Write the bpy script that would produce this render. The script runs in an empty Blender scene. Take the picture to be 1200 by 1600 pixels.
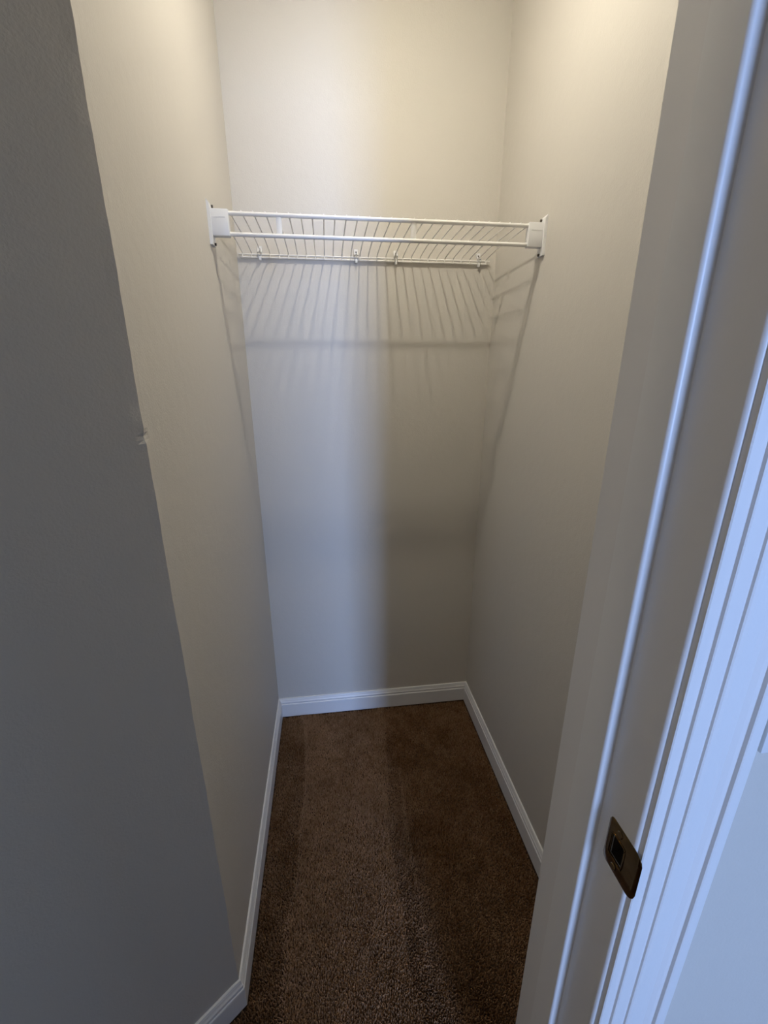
import bpy, bmesh, math, random
import numpy as np
from mathutils import Vector, Matrix
random.seed(7); rng = np.random.default_rng(7)

# ---------------------------------------------------------------- camera
SC = bpy.context.scene
COL = SC.collection
YAW, PITCH, ROLL, FPX = 0.128269464, 0.313674559, -0.00143967824, 671.123342
cam_d = bpy.data.cameras.new('camera'); cam = bpy.data.objects.new('camera', cam_d); COL.objects.link(cam)
cp, sp, cy, sy = math.cos(PITCH), math.sin(PITCH), math.cos(YAW), math.sin(YAW)
F = Vector((sy*cp, cy*cp, -sp)); Rt = Vector((cy, -sy, 0)); U = Rt.cross(F)
R2 = math.cos(ROLL)*Rt + math.sin(ROLL)*U; U2 = -math.sin(ROLL)*Rt + math.cos(ROLL)*U
M = Matrix((R2, U2, -F)).transposed().to_4x4(); M.translation = Vector((0.23875, -1.44435, 1.32))
cam.matrix_world = M
cam_d.sensor_fit = 'VERTICAL'; cam_d.sensor_height = 36.0; cam_d.lens = FPX/1600*36.0
cam_d.clip_start = 0.02
SC.camera = cam

# ---------------------------------------------------------------- light
world = bpy.data.worlds.new('world'); SC.world = world; world.use_nodes = True
bg = world.node_tree.nodes['Background']; bg.inputs[0].default_value = (0.45, 0.62, 1.0, 1); bg.inputs[1].default_value = 0.6; world.cycles.sampling_method = 'NONE'
SC.view_settings.view_transform = 'Standard'; SC.view_settings.look = 'None'
SC.view_settings.gamma = 1.0; SC.view_settings.use_curve_mapping = False
SC.view_settings.exposure = 0.0

WIN = dict(x0=0.64, x1=1.18, z0=0.75, z1=2.05, y=-5.0)      # the bedroom window across the hall
wl = bpy.data.lights.new('window_daylight', 'AREA'); wl.shape = 'RECTANGLE'
wl.size = WIN['x1']-WIN['x0']; wl.size_y = WIN['z1']-WIN['z0']; wl.energy = 136; wl.color = (0.365, 0.55, 1.0)
wlo = bpy.data.objects.new('window_daylight', wl); COL.objects.link(wlo)
wlo.location = ((WIN['x0']+WIN['x1'])/2, WIN['y']+0.02, (WIN['z0']+WIN['z1'])/2); wlo.rotation_euler = (math.pi/2, 0, 0)
# added fill lights at the hall ends, lifting the ambient on jamb and splayed wall
def hall_fill(name, x, y, z, rz, e, colr):
    l = bpy.data.lights.new(name, 'AREA'); l.shape = 'RECTANGLE'; l.size = 0.62; l.size_y = 1.3; l.energy = e; l.color = colr
    o = bpy.data.objects.new(name, l); COL.objects.link(o); o.location = (x, y, z); o.rotation_euler = (math.pi/2, 0, rz)
hall_fill('hall_fill_right', 2.85, -1.93, 1.15, math.pi/2, 6.2, (0.42, 0.62, 1.0))
hall_fill('hall_fill_left', -2.42, -1.75, 1.6, -math.pi/2, 4.4, (1.0, 0.93, 0.86))
LAMP = Vector((0.388, -0.543, 2.285)); LAMP_R = 0.018; LAMP_C = (1.0, 0.93, 0.79)
# closet bulb: a globe that throws most of its light downwards, away from its holder
pl = bpy.data.lights.new('bulb_light', 'POINT'); pl.energy = 27; pl.color = LAMP_C; pl.shadow_soft_size = LAMP_R
plo = bpy.data.objects.new('bulb_light', pl); COL.objects.link(plo); plo.location = LAMP
dl = bpy.data.lights.new('bulb_light_down', 'AREA'); dl.shape = 'DISK'; dl.size = 2*LAMP_R; dl.energy = 3.3; dl.color = LAMP_C
dlo = bpy.data.objects.new('bulb_light_down', dl); COL.objects.link(dlo); dlo.location = LAMP-Vector((0, 0, LAMP_R))

# ---------------------------------------------------------------- materials
def mat(name, colr, rough=0.6, metal=0.0, spec=0.5, bump=None, var=None, coat=0.0):
    m = bpy.data.materials.new(name); m.use_nodes = True
    nt = m.node_tree; b = nt.nodes['Principled BSDF']
    b.inputs['Base Color'].default_value = (*colr, 1); b.inputs['Roughness'].default_value = rough
    b.inputs['Metallic'].default_value = metal; b.inputs['Specular IOR Level'].default_value = spec
    b.inputs['Coat Weight'].default_value = coat
    tc = nt.nodes.new('ShaderNodeTexCoord')
    if var:     # (scale, amount)
        n = nt.nodes.new('ShaderNodeTexNoise'); n.inputs['Scale'].default_value = var[0]; n.inputs['Detail'].default_value = 4
        nt.links.new(tc.outputs['Object'], n.inputs['Vector'])
        mx = nt.nodes.new('ShaderNodeMix'); mx.data_type = 'RGBA'
        mx.inputs['A'].default_value = (*[c*(1-var[1]) for c in colr], 1); mx.inputs['B'].default_value = (*[min(1, c*(1+var[1])) for c in colr], 1)
        nt.links.new(n.outputs['Fac'], mx.inputs['Factor']); nt.links.new(mx.outputs['Result'], b.inputs['Base Color'])
    if bump:    # list of (scale, distance), summed
        prev = None
        for sc_, dist in bump:
            n = nt.nodes.new('ShaderNodeTexNoise'); n.inputs['Scale'].default_value = sc_; n.inputs['Detail'].default_value = 2
            nt.links.new(tc.outputs['Object'], n.inputs['Vector'])
            bp = nt.nodes.new('ShaderNodeBump'); bp.inputs['Distance'].default_value = dist; bp.inputs['Strength'].default_value = 1
            nt.links.new(n.outputs['Fac'], bp.inputs['Height'])
            if prev: nt.links.new(prev.outputs['Normal'], bp.inputs['Normal'])
            prev = bp
        nt.links.new(prev.outputs['Normal'], b.inputs['Normal'])
    return m

M_WALL = mat('painted_drywall', (0.62, 0.587, 0.53), 0.62, spec=0.35, bump=[(300, 0.00035), (45, 0.0006)], var=(3, 0.015))
M_CEIL = mat('ceiling_paint', (0.78, 0.77, 0.74), 0.8, bump=[(300, 0.0003)])
M_TRIM = mat('trim_paint', (0.81, 0.805, 0.80), 0.35, bump=[(120, 0.00012)], var=(8, 0.02))
M_JAMB = mat('jamb_paint', (0.78, 0.765, 0.755), 0.4, bump=[(120, 0.00012)], var=(8, 0.02))
M_CARPET = mat('carpet_backing', (0.075, 0.045, 0.028), 0.95, spec=0.1, bump=[(600, 0.002)], var=(60, 0.3))
M_WIRE = mat('white_vinyl_coating', (0.84, 0.82, 0.78), 0.35)
M_PLASTIC = mat('white_plastic', (0.80, 0.80, 0.80), 0.4, bump=[(90, 0.0001)])
M_SCREW = mat('dark_screw_metal', (0.10, 0.085, 0.07), 0.4, metal=0.9)
M_BRASS = mat('aged_brass', (0.22, 0.145, 0.065), 0.16, metal=1.0, bump=[(60, 0.0002)], var=(70, 0.45))
M_DARK = mat('recess_shade', (0.03, 0.022, 0.015), 0.9)  # near-black: shade inside the latch hole put into the colour
M_PORC = mat('porcelain', (0.85, 0.84, 0.82), 0.2)

def pile_mat():
    m = bpy.data.materials.new('brown_carpet_pile'); m.use_nodes = True
    nt = m.node_tree; b = nt.nodes['Principled BSDF']; b.inputs['Roughness'].default_value = 1.0; b.inputs['Specular IOR Level'].default_value = 0.08
    at = nt.nodes.new('ShaderNodeAttribute'); at.attribute_name = 'tuft'
    cr = nt.nodes.new('ShaderNodeValToRGB')
    cr.color_ramp.elements[0].color = (0.135, 0.062, 0.020, 1); cr.color_ramp.elements[1].color = (0.50, 0.31, 0.185, 1)
    nt.links.new(at.outputs['Fac'], cr.inputs['Fac']); nt.links.new(cr.outputs['Color'], b.inputs['Base Color'])
    return m
M_PILE = pile_mat()

# ---------------------------------------------------------------- helpers
def link(name, me, m=None, parent=None, smooth=False):
    if m: me.materials.append(m)
    if smooth:
        me.polygons.foreach_set('use_smooth', [True]*len(me.polygons))
        me.set_sharp_from_angle(angle=math.radians(40))
    o = bpy.data.objects.new(name, me); COL.objects.link(o)
    if parent: o.parent = parent
    return o
def from_bm(name, bm, m, parent=None, smooth=False):
    bmesh.ops.remove_doubles(bm, verts=bm.verts, dist=1e-6)
    bmesh.ops.recalc_face_normals(bm, faces=bm.faces)
    me = bpy.data.meshes.new(name); bm.to_mesh(me); bm.free()
    return link(name, me, m, parent, smooth)
def empty(name, loc, label=None, cat=None, kind=None):
    o = bpy.data.objects.new(name, None); COL.objects.link(o); o.location = loc; o.empty_display_size = 0.05
    if label: o['label'] = label
    if cat: o['category'] = cat
    if kind: o['kind'] = kind
    return o
def box(bm, a, b, bev=0.0):
    r = bmesh.ops.create_cube(bm, size=1)
    c = [(a[i]+b[i])/2 for i in range(3)]; s = [abs(b[i]-a[i]) for i in range(3)]
    for v in r['verts']: v.co = Vector((c[0]+v.co.x*s[0], c[1]+v.co.y*s[1], c[2]+v.co.z*s[2]))
    if bev:
        es = list({e for v in r['verts'] for e in v.link_edges})
        bmesh.ops.bevel(bm, geom=es, offset=bev, segments=2, affect='EDGES', profile=0.5)
def prism(bm, plan, z0, z1, rows=1, move=None):
    """extrude a plan polygon upwards; move(i, z) -> (dx, dy) for irregular edges"""
    rings = []
    for k in range(rows+1):
        z = z0+(z1-z0)*k/rows
        ring = []
        for i, (x, y) in enumerate(plan):
            dx, dy = move(i, z) if move else (0, 0)
            ring.append(bm.verts.new((x+dx, y+dy, z)))
        rings.append(ring)
    n = len(plan)
    for k in range(rows):
        for i in range(n):
            bm.faces.new((rings[k][i], rings[k][(i+1) % n], rings[k+1][(i+1) % n], rings[k+1][i]))
    bm.faces.new(rings[0][::-1]); bm.faces.new(rings[-1])
def tube(bm, pts, r, seg=8):
    pts = [Vector(p) for p in pts]; rings = []
    for i, p in enumerate(pts):
        d = (pts[min(i+1, len(pts)-1)]-pts[max(i-1, 0)]).normalized()
        up = Vector((0, 0, 1)) if abs(d.z) < 0.9 else Vector((1, 0, 0))
        a = d.cross(up).normalized(); b = a.cross(d)
        if abs(d.z) >= 0.9: a, b = Vector((1, 0, 0)), d.cross(Vector((1, 0, 0)))
        rings.append([bm.verts.new(p+r*(math.cos(t)*a+math.sin(t)*b)) for t in [2*math.pi*k/seg for k in range(seg)]])
    for i in range(len(rings)-1):
        for k in range(seg):
            bm.faces.new((rings[i][k], rings[i][(k+1) % seg], rings[i+1][(k+1) % seg], rings[i+1][k]))
    bm.faces.new(rings[0][::-1]); bm.faces.new(rings[-1])
def struct(o): o['kind'] = 'structure'; return o

# ---------------------------------------------------------------- dimensions
W = 0.7734            # closet width
D = 0.8411            # depth of the left wall up to the splayed corner
HB = 0.0825           # baseboard height
CE = 2.44
ANG = math.radians(52.03)
dA = Vector((-math.sin(ANG), -math.cos(ANG))); nA = Vector((math.cos(ANG), -math.sin(ANG)))   # splayed wall: direction and room-side normal
YI, YO = -1.070, -1.200      # closet-side and hall-side faces of the front wall
XJ, XL = 0.500, -0.262       # door opening between the jambs
tA = (D+YI)/dA.y*1.0 if False else (abs(YI)-D)/math.cos(ANG)
A1 = Vector((0, -D)) + dA*tA
HD = 2.035                   # head of the opening

# ---------------------------------------------------------------- setting
def wallbox(name, a, b, m=M_WALL):
    bm = bmesh.new(); box(bm, a, b); return struct(from_bm(name, bm, m))
wallbox('floor', (-2.6, -5.2, -0.1), (3.0, 0.12, -0.008), M_CARPET)
wallbox('ceiling', (-2.6, -5.2, CE), (3.0, 0.12, CE+0.1), M_CEIL)
wallbox('wall_back', (-0.12, 0, -0.008), (W+0.12, 0.12, CE))
wallbox('wall_right', (W, YI, -0.008), (W+0.12, 0, CE))
# outside corner, plastered by hand: slightly wavy, with one chip in it
NZ = 1.2405
def jit(z):
    d = 0.0006*math.sin(z*23)+0.00025*math.sin(z*61+1)+0.0002*math.sin(z*140+2)
    if abs(z-NZ) < 0.009: d -= 0.0028*(1-abs(z-NZ)/0.009)
    if abs(z-NZ+0.012) < 0.006: d += 0.0004
    return d
bis = (Vector((1, 0))+nA).normalized()
def mv(i_corner):
    return lambda i, z: ((bis.x*jit(z), bis.y*jit(z)) if i == i_corner else (0, 0))
bm = bmesh.new(); prism(bm, [(0, 0), (-0.12, 0), (-0.12, -0.78), (0, -D), (0, -D+.012)], -0.008, CE, 488, mv(3))
struct(from_bm('wall_left', bm, M_WALL))
bm = bmesh.new(); prism(bm, [(0, -D), (-0.12, -0.78), (-0.36, -0.97), (-0.36, YI), tuple(A1), (dA.x*.012, -D+dA.y*.012)], -0.008, CE, 488, mv(0))
struct(from_bm('wall_front_left', bm, M_WALL))
def ring_wall(name, x0, x1, y0, y1, holes):
    """wall slab along x with rectangular openings (x0,x1,z0,z1)"""
    bm = bmesh.new(); xs = x0
    for hx0, hx1, hz0, hz1 in holes:
        box(bm, (xs, y0, -0.008), (hx0, y1, CE)); box(bm, (hx0, y0, hz1), (hx1, y1, CE))
        if hz0 > 0: box(bm, (hx0, y0, -0.008), (hx1, y1, hz0))
        xs = hx1
    box(bm, (xs, y0, -0.008), (x1, y1, CE))
    return struct(from_bm(name, bm, M_WALL))
ring_wall('wall_front', -2.6, 3.0, YO, YI, [(XL-0.019, XJ+0.019, 0, HD+0.019)])
ring_wall('wall_light_blocker', -2.6, 3.0, -2.42, -2.30, [(0.43, 1.25, 0, 2.03)])  # unseen wall added to keep daylight off the splayed wall; opening shapes the patch
ring_wall('wall_bedroom_back', -2.6, 3.0, -5.12, -5.0, [(WIN['x0']-0.02, WIN['x1']+0.02, WIN['z0']-0.02, WIN['z1']+0.02)])
wallbox('wall_hall_left', (-2.6, -5.2, -0.008), (-2.48, YO, CE))
wallbox('wall_hall_right', (2.9, -5.2, -0.008), (3.0, YO, CE))
# bedroom window
bm = bmesh.new(); x0, x1, z0, z1 = WIN['x0'], WIN['x1'], WIN['z0'], WIN['z1']
for a, b in [((x0-.06, z0-.06), (x1+.06, z0)), ((x0-.06, z1), (x1+.06, z1+.06)), ((x0-.06, z0), (x0, z1)), ((x1, z0), (x1+.06, z1))]:
    box(bm, (a[0], -5.02, a[1]), (b[0], -4.985, b[1]), 0.002)
struct(from_bm('window_1', bm, M_TRIM))
for nm_, xa, xb, yc, zc in (('fill_frame_right', 2.84, 2.9, -1.93, 1.15), ('fill_frame_left', -2.48, -2.41, -1.75, 1.6)):    # frames added round the two unseen fill lights
    bm = bmesh.new()
    for ya, yb, za, zb in ((-.36, .36, -.71, -.65), (-.36, .36, .65, .71), (-.40, -.35, -.71, .71), (.35, .40, -.71, .71)):
        box(bm, (xa, yc+ya*.92, zc+za), (xb, yc+yb*.92, zc+zb), .002)
    struct(from_bm(nm_, bm, M_TRIM))

# baseboards: moulded profile (distance from wall, height), mitred at the corners
BP = [(0, 0), (.0112, 0), (.0112, .0560), (.0104, .0585), (.0086, .0598), (.0086, .0625), (.0094, .0640), (.0092, .0680), (.0072, .0715),
      (.0062, .0745), (.0062, .0765), (.0050, .0790), (.0048, .0812), (.0036, .0825), (0, .0825)]
def miter(n1, n2):
    det = n1[0]*n2[1]-n1[1]*n2[0]
    return Vector(((n2[1]-n1[1])/det, (n1[0]-n2[0])/det))
def baseboard(name, p0, p1, n, m0=None, m1=None):
    bm = bmesh.new(); n = Vector(n); m0 = m0 or n; m1 = m1 or n; rings = []
    for p, mm in ((Vector(p0), m0), (Vector(p1), m1)):
        rings.append([bm.verts.new((p.x+mm.x*d, p.y+mm.y*d, z)) for d, z in BP])
    k = len(BP)
    for i in range(k):
        bm.faces.new((rings[0][i], rings[0][(i+1) % k], rings[1][(i+1) % k], rings[1][i]))
    bm.faces.new(rings[0][::-1]); bm.faces.new(rings[1])
    return struct(from_bm(name, bm, M_TRIM))
nL, nB, nR = Vector((1, 0)), Vector((0, -1)), Vector((-1, 0))
baseboard('baseboard_right', (W, YI), (W, 0), nR, None, miter(nR, nB))
baseboard('baseboard_back', (W, 0), (0, 0), nB, miter(nR, nB), miter(nB, nL))
baseboard('baseboard_left', (0, 0), (0, -D), nL, miter(nB, nL), miter(nL, nA))
baseboard('baseboard_front_left', (0, -D), tuple(A1), nA, miter(nL, nA), None)
baseboard('baseboard_hall', (0.572, YO), (2.9, YO), nB)

# ---------------------------------------------------------------- carpet pile (real tufts)
def inside(x, y):
    ok = (x < W-0.0135) & (y < -0.0135) & (y > -1.62)
    s = (x*nA.x+(y+D)*nA.y)
    ok &= ((x > 0.0135) & (y > -D-0.01)) | ((s > 0.0135) & (y <= -D+0.002))
    ok &= ~((x < 0.0135) & (y > -D))
    ok &= ~((y < YI-0.0) & (y > YO-0.018) & ((x > XJ-0.014) | (x < XL+0.014)))
    ok &= ~((y < YI+0.004) & (y >= YI) & (x > XJ))
    return ok
sp_ = 0.0034
gx, gy = np.meshgrid(np.arange(-0.5, W, sp_), np.arange(-1.62, 0, sp_))
gx = gx.ravel()+rng.uniform(-.5, .5, gx.size)*sp_; gy = gy.ravel()+rng.uniform(-.5, .5, gy.size)*sp_
k = inside(gx, gy); gx, gy = gx[k], gy[k]
N = gx.size
def vnoise(x, y, s, seed):
    r = np.random.default_rng(seed).uniform(0, 1, (256, 256))
    X, Y = x/s+50, y/s+50; i, j = np.floor(X).astype(int), np.floor(Y).astype(int); fx, fy = X-i, Y-j
    fx, fy = fx*fx*(3-2*fx), fy*fy*(3-2*fy); i %= 255; j %= 255
    return (r[i, j]*(1-fx)+r[i+1, j]*fx)*(1-fy)+(r[i, j+1]*(1-fx)+r[i+1, j+1]*fx)*fy
# vacuum strokes: bands along the closet depth in which the pile leans one way or the other
lane = np.zeros(N)
xw = gx+0.012*np.sin(gy*5)+0.02*(vnoise(gx, gy, .12, 3)-.5)
lean = np.where((xw > 0.10) & (xw < 0.42+0.05*np.sin(gy*3)), 0.55, -0.45)
ridge = np.exp(-((xw-0.095)/0.006)**2)+0.7*np.exp(-((xw-0.425)/0.004)**2)*(gy < -.3)+0.3*np.exp(-((xw-0.33)/0.003)**2)*(gy < -.6)
h = 0.0095+0.002*rng.uniform(-1, 1, N)+0.0022*(vnoise(gx, gy, .03, 5)-.5)*2+0.0025*(vnoise(gx, gy, .11, 6)-.5)*2+0.0030*ridge
ang = rng.uniform(0, 2*math.pi, N); r0 = 0.0021*rng.uniform(.7, 1.2, N); r1 = r0*0.75
lx = 0.0015*rng.normal(0, 1, N); ly = lean*0.0028+0.0015*rng.normal(0, 1, N)
V = np.zeros((N, 7, 3)); z0_ = -0.0085
for q in range(3):
    a = ang+q*2*math.pi/3
    V[:, q] = np.stack([gx+r0*np.cos(a), gy+r0*np.sin(a), np.full(N, z0_)], 1)
    V[:, 3+q] = np.stack([gx+lx*.7+r1*np.cos(a+.5), gy+ly*.7+r1*np.sin(a+.5), z0_+h*.72], 1)
V[:, 6] = np.stack([gx+lx, gy+ly, z0_+h], 1)
T = np.array([[0, 1, 4], [0, 4, 3], [1, 2, 5], [1, 5, 4], [2, 0, 3], [2, 3, 5], [3, 4, 6], [4, 5, 6], [5, 3, 6]])
faces = (T[None]+(np.arange(N)*7)[:, None, None]).reshape(-1, 3)
me = bpy.data.meshes.new('carpet_pile')
me.vertices.add(N*7); me.vertices.foreach_set('co', V.ravel())
me.loops.add(faces.size); me.loops.foreach_set('vertex_index', faces.ravel().astype(np.int32))
me.polygons.add(len(faces)); me.polygons.foreach_set('loop_start', np.arange(0, faces.size, 3, dtype=np.int32))
me.update(calc_edges=True)
tv = 0.34+0.22*rng.normal(0, 1, N)*.6+0.22*(vnoise(gx, gy, .02, 8)-.5)+0.26*(vnoise(gx, gy, .09, 9)-.5)+0.10*(lean > 0)+0.30*np.clip(ridge, 0, 1)
at = me.attributes.new('tuft', 'FLOAT', 'POINT'); at.data.foreach_set('value', np.repeat(np.clip(tv, 0, 1), 7).astype(np.float32))
me.materials.append(M_PILE)
po = bpy.data.objects.new('carpet_pile', me); COL.objects.link(po)
po['kind'] = 'stuff'; po['label'] = 'dark brown cut-pile carpet covering the closet floor'; po['category'] = 'carpet'

# ---------------------------------------------------------------- door frame
door = empty('door_1', (XJ, -1.135, 0), kind='structure')
door.location = (0, 0, 0)
def jamb_side(s, xin):
    """s=+1: right jamb (faces -x); s=-1: left jamb"""
    c = xin
    P = [(c, YI), (c+s*.018, YI), (c+s*.018, YO)]
    arc = [(c+s*(.0034-.0034*math.sin(t)), YO+.0034-.0034*math.cos(t)) for t in [math.radians(a) for a in (0, 30, 60, 90)]]
    bm = bmesh.new(); prism(bm, P+arc, 0, HD); return bm
SZ = 0.8795     # strike plate height
jr = from_bm('jamb', jamb_side(1, XJ), M_JAMB, door, True)
bm = bmesh.new(); box(bm, (XJ-.01, -1.1900, SZ-.0140), (XJ+.014, -1.1730, SZ+.0140)); cutter = from_bm('cutter', bm, M_DARK)
md = jr.modifiers.new('b', 'BOOLEAN'); md.object = cutter; md.solver = 'EXACT'
dg = bpy.context.evaluated_depsgraph_get(); nm = bpy.data.meshes.new_from_object(jr.evaluated_get(dg))
jr.modifiers.clear()
bm = bmesh.new(); box(bm, (XJ+.0015, -1.1898, SZ-.0138), (XJ+.0138, -1.1732, SZ+.0138))
bmesh.ops.delete(bm, geom=[f for f in bm.faces if f.calc_center_median().x < XJ+.0016], context='FACES')
from_bm('latch_pocket_shade', bm, M_DARK, door)  # dark liner added so the hole reads as shaded
jr.data = nm; bpy.data.objects.remove(cutter)
from_bm('jamb', jamb_side(-1, XL), M_JAMB, door, True)
bm = bmesh.new(); box(bm, (XL-.018, YO, HD), (XJ+.018, YI, HD+.018), .001); from_bm('jamb', bm, M_JAMB, door)
def stop_side(s, xin):
    c = xin; y0, y1 = -1.116, -1.152; r = .0032
    P = [(c, y1), (c, y0), (c-s*.010, y0)]
    P += [(c-s*(.010-r+r*math.cos(t)), y1+r-r*math.sin(t)) for t in [math.radians(a) for a in (0, 22, 45, 68, 90)]]
    bm = bmesh.new(); prism(bm, P, 0, HD); return bm
from_bm('door_stop', stop_side(1, XJ), M_TRIM, door, True)
from_bm('door_stop', stop_side(-1, XL), M_TRIM, door, True)
bm = bmesh.new(); box(bm, (XL+.010, -1.152, HD-.010), (XJ-.010, -1.116, HD), .001); from_bm('door_stop', bm, M_TRIM, door)
# casing profile: (distance from the inner edge, projection from the wall)
CPF = [(0, 0), (0, .0050), (.0010, .0058), (.0095, .0062), (.0105, .0062), (.0107, .0088), (.0118, .0094), (.0230, .0096), (.0245, .0094), (.0248, .0115),
       (.0262, .0122), (.0300, .0123), (.0360, .0114), (.0420, .0103), (.0475, .0104), (.0520, .0120), (.0555, .0128), (.0558, .0160), (.0570, .0166), (.0655, .0166),
       (.0670, .0158), (.0673, 0)]
def casing_path(name, p0, p1, q0, q1):
    """p: inner-edge end points, q: miter direction (x,z) per unit profile distance"""
    bm = bmesh.new(); R_ = []
    for p, q in ((p0, q0), (p1, q1)):
        R_.append([bm.verts.new((p[0]+q[0]*d, YO-pr, p[1]+q[1]*d)) for d, pr in CPF])
    k = len(CPF)
    for i in range(k): bm.faces.new((R_[0][i], R_[0][(i+1) % k], R_[1][(i+1) % k], R_[1][i]))
    bm.faces.new(R_[0][::-1]); bm.faces.new(R_[1])
    return from_bm(name, bm, M_TRIM, door, False)
rv = .0032
casing_path('casing', (XJ+rv, 0), (XJ+rv, HD+rv), (1, 0), (1, 1))
casing_path('casing', (XL-rv, 0), (XL-rv, HD+rv), (-1, 0), (-1, 1))
casing_path('casing', (XL-rv, HD+rv), (XJ+rv, HD+rv), (-1, 1), (1, 1))

# strike plate: flat brass plate with latch hole and a lip curling round the jamb edge
def strike():
    root = empty('strike_plate', (0, 0, 0)); root.parent = door; root['label'] = 'dark aged brass strike plate with curved lip on the right jamb'
    Hh = .0285; U0 = -1.1655; flat = .0395; R = .005
    us = sorted(set(list(np.linspace(0, flat, 22))+[.0080, .0240]+[flat+R*math.radians(a) for a in (10, 20, 30, 40, 50)]))
    Lt = us[-1]
    def pos(u, v, off):       # off: along the surface normal (towards -x at the flat)
        if u <= flat: return Vector((XJ-off, U0-u, SZ+v))
        t = (u-flat)/R; return Vector((XJ+R-(R+off)*math.cos(t), U0-flat-(R+off)*math.sin(t), SZ+v))
    def half(u):              # plate outline: rounded corners at both ends
        r = .006; h_ = Hh
        if u < r: h_ = Hh-r+math.sqrt(max(0, r*r-(r-u)**2))
        e = Lt-u; r2 = .010
        if e < r2: h_ = Hh-r2+math.sqrt(max(0, r2*r2-(r2-e)**2))
        return h_
    bm = bmesh.new(); nv = 8; top, bot = [], []
    for u in us:
        h_ = half(u); vs = [-h_, -h_*.93, -.0135, -.0125, -.006, .006, .0125, .0135, h_*.93, h_]
        vs = [max(-h_, min(h_, v)) for v in vs]
        def o(v): 
            e = min(h_-abs(v), u, Lt-u); return .0010 if e > .0008 else .0005
        top.append([bm.verts.new(pos(u, v, o(v))) for v in vs]); bot.append([bm.verts.new(pos(u, v, 0.0)) for v in vs])
    n, m_ = len(us), 10
    def hole(i, j): return us[i] >= .0079 and us[i+1] <= .0241 and 3 <= j <= 5
    for i in range(n-1):
        for j in range(m_-1):
            if hole(i, j): continue
            bm.faces.new((top[i][j], top[i+1][j], top[i+1][j+1], top[i][j+1]))
            bm.faces.new((bot[i][j+1], bot[i+1][j+1], bot[i+1][j], bot[i][j]))
            for (di, dj, a, b) in ((0, -1, (i, j), (i+1, j)), (0, 1, (i+1, j+1), (i, j+1)), (-1, 0, (i, j+1), (i, j)), (1, 0, (i+1, j), (i+1, j+1))):
                ii, jj = i+di, j+dj
                if not (0 <= ii < n-1 and 0 <= jj < m_-1) or hole(ii, jj):
                    bm.faces.new((top[a[0]][a[1]], bot[a[0]][a[1]], bot[b[0]][b[1]], top[b[0]][b[1]]))
    from_bm('plate', bm, M_BRASS, root, True)
    # raised rim pressed round the latch hole
    bm = bmesh.new(); pts = []
    for (u, v) in [(.0068, -.013), (.0062, -.010), (.0062, .010), (.0068, .013), (.009, .0140), (.023, .0140), (.0252, .013), (.0258, .010), (.0258, -.010), (.0252, -.013), (.023, -.0140), (.009, -.0140), (.0068, -.013)]:
        pts.append(pos(u, v, .0012))
    tube(bm, pts, .0006, 6); from_bm('rim', bm, M_BRASS, root, True)
    for v in (-.0215, .0215):
        bm = bmesh.new(); bmesh.ops.create_cone(bm, cap_ends=True, segments=16, radius1=.0036, radius2=.0030, depth=.0008)
        for w_ in bm.verts: w_.co = Matrix.Rotation(-math.pi/2, 3, 'Y') @ w_.co + Vector((XJ-.0016, U0-.016, SZ+v))
        from_bm('screw', bm, M_BRASS, root, True)
strike()

# ---------------------------------------------------------------- light switch plate beside the casing
sw = empty('light_switch', (0.625, YO, 1.07), 'white switch plate on the wall just right of the door casing', 'light switch')
bm = bmesh.new(); box(bm, (-.035, -.0055, -.0575), (.035, 0, .0575), .0018); from_bm('wall_plate', bm, M_PLASTIC, sw, True)
bm = bmesh.new(); box(bm, (-.005, -.0072, -.012), (.005, -.0054, .012), .0006); lv = from_bm('toggle_surround', bm, M_PLASTIC, sw)
bm = bmesh.new(); box(bm, (-.0035, -.016, .000), (.0035, -.0070, .007), .001); from_bm('toggle', bm, M_PLASTIC, sw)

# ---------------------------------------------------------------- wire shelf
YR, ZU, ZL_ = -0.3155, 1.6520, 1.6120
shelf = empty('wire_shelf', (0, 0, 1.64), 'white vinyl-coated wire closet shelf spanning wall to wall', 'shelf')
def S(name, bm, m, parent=shelf, smooth=True):
    for v in bm.verts: v.co.z -= 1.64
    return from_bm(name, bm, m, parent, smooth)
for z_ in (ZU, ZL_):
    bm = bmesh.new(); tube(bm, [(.006, YR, z_), (W-.006, YR, z_)], .0044, 14); S('front_rail', bm, M_WIRE)
bm = bmesh.new(); tube(bm, [(.006, -.0090, 1.6432), (W-.022, -.0090, 1.6432)], .0024, 10); S('back_rod', bm, M_WIRE)
bm = bmesh.new(); tube(bm, [(.010, -.0075, 1.6362), (W-.034, -.0075, 1.6362)], .0022, 10); S('back_rod', bm, M_WIRE)
bm = bmesh.new(); tube(bm, [(.014, -.156, 1.6522), (W-.028, -.156, 1.6522)], .0026, 10); S('middle_rod', bm, M_WIRE)
# 29 deck wires, about an inch apart; both ends bend down
bm = bmesh.new(); y0 = -.0105
pts = [(0, -.0124, 1.6342), (0, -.0124, 1.6435), (0, -.0145, 1.6462), (0, -.03, 1.6490), (0, -.10, 1.6545), (0, -.156, 1.6560), (0, -.285, 1.6570), (0, YR+.004, 1.6576), (0, YR-.0030, 1.6566)]
tube(bm, pts, .00138, 6)
w0 = S('deck_wire', bm, M_WIRE)
for i in range(29):
    o = w0 if i == 0 else w0.copy()
    if i: COL.objects.link(o); o.parent = shelf
    o.location = (.0175+i*(.7385-.0175)/28+random.uniform(-.0006, .0006), 0, 0)
# flat tabs tying the two front rails
for x_ in (.1495, .4545):
    bm = bmesh.new(); prism(bm, [(x_-.0062, YR+.0030), (x_+.0062, YR+.0030), (x_+.0062, YR-.0005), (x_+.003, YR-.0022), (x_-.003, YR-.0022), (x_-.0062, YR-.0005)], ZL_, ZU)
    S('rail_tie', bm, M_WIRE)
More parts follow.
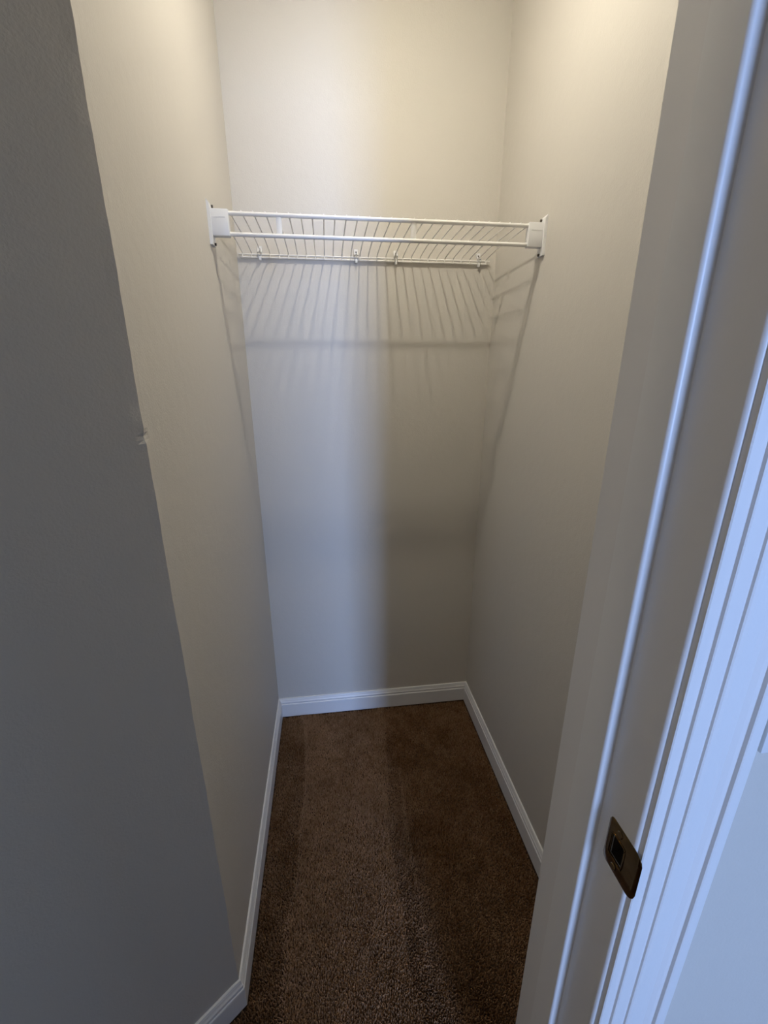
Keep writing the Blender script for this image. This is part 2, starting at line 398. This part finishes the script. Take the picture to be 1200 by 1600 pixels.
# end brackets screwed to the side walls
def bracket(s, xw_):
    X = lambda d: xw_+s*d
    bm = bmesh.new()
    # socket that takes the two rails
    a, b = sorted((X(.0), X(.0425)))
    box(bm, (a, YR-.0085, ZL_-.0055), (b, YR+.0095, ZU+.0062), .0016)
    br = S('end_bracket', bm, M_PLASTIC)
    bm = bmesh.new()   # flange on the wall with slanted screw ears
    prof = [(0, 1.5885), (.0058, 1.5885), (.0064, 1.596), (.0064, 1.6630), (0.0062, 1.6668), (0, 1.6745)]
    ra = [bm.verts.new((X(d), YR-.0135, z)) for d, z in prof]; rb = [bm.verts.new((X(d), YR+.014, z)) for d, z in prof]
    k = len(prof)
    for i in range(k): bm.faces.new((ra[i], ra[(i+1) % k], rb[(i+1) % k], rb[i]))
    bm.faces.new(ra); bm.faces.new(rb[::-1])
    S('flange', bm, M_PLASTIC, br, False)
    bm = bmesh.new()   # moulded rib across the socket face
    a, b = sorted((X(.010), X(.036)))
    box(bm, (a, YR-.0091, ZU-.0105), (b, YR-.0080, ZU-.0085), .0003); S('rib', bm, M_PLASTIC, br, False)
    for z_, yy in ((1.5925, YR+.004), (1.6655, YR+.006)):
        bm = bmesh.new(); tube(bm, [(X(.002), yy, z_), (X(.0098), yy, z_-.0004)], .0029, 12)
        S('screw', bm, M_SCREW, br)
bracket(1, 0.0); bracket(-1, W)
# wall clips along the back rod
def clip(first=[None]):
    bm = bmesh.new(); pts = []
    for a in range(-60, 241, 25):
        t = math.radians(a); pts.append((0, -.0090-.0040*math.sin(t)*-1, 1.6432-.0040*math.cos(t)))
    for dx in (-.0042, .0042):
        tube(bm, [(dx, -.0006, 1.6600), (dx, -.0030, 1.6620), (dx, -.0055, 1.6560), (dx, -.0130, 1.6480), (dx, -.0140, 1.6420), (dx*.7, -.0105, 1.6375), (dx*.4, -.0040, 1.6365)], .0021, 6)
    box(bm, (-.0062, -.0038, 1.6540), (.0062, -.0002, 1.6660), .0012)
    box(bm, (-.0034, -.0135, 1.6280), (.0034, -.0040, 1.6385), .0014)
    c = S('wall_clip', bm, M_PLASTIC)
    bm = bmesh.new(); tube(bm, [(0, -.0034, 1.6580), (0, -.0046, 1.6580)], .0019, 8); S('nail', bm, M_SCREW, c)
    return c
c0 = clip()
for i, x_ in enumerate((.0655, .3420, .4605, .7165)):
    c = c0 if i == 0 else c0.copy()
    if i:
        COL.objects.link(c); c.parent = shelf
        for ch in c0.children: d = ch.copy(); COL.objects.link(d); d.parent = c
    c.location = (x_, 0, 0)

# ---------------------------------------------------------------- ceiling lamp of the closet (above the frame)
lamp = empty('ceiling_lamp', (LAMP.x, LAMP.y, CE), 'bare round bulb in a porcelain holder on the closet ceiling, above the shelf', 'lamp')
bm = bmesh.new(); bmesh.ops.create_cone(bm, cap_ends=True, segments=32, radius1=.038, radius2=.062, depth=.055)
for v in bm.verts: v.co.z -= .0275
from_bm('lamp_holder', bm, M_PORC, lamp, True)
mb = bpy.data.materials.new('lit_bulb'); mb.use_nodes = True; mb.cycles.emission_sampling = 'NONE'; nt = mb.node_tree; nt.nodes.clear()
em = nt.nodes.new('ShaderNodeEmission'); em.inputs[0].default_value = (*LAMP_C, 1); em.inputs[1].default_value = 20.0
ou = nt.nodes.new('ShaderNodeOutputMaterial'); nt.links.new(em.outputs[0], ou.inputs[0])
bm = bmesh.new(); bmesh.ops.create_uvsphere(bm, u_segments=16, v_segments=10, radius=LAMP_R*0.9)
for v in bm.verts: v.co.z += LAMP.z-CE; 
bulb = from_bm('bulb', bm, mb, lamp, True)
bm = bmesh.new(); bmesh.ops.create_cone(bm, cap_ends=True, segments=24, radius1=.011, radius2=.011, depth=.09)
for v in bm.verts: v.co.z += -.097
from_bm('bulb_neck', bm, M_PORC, lamp, True)
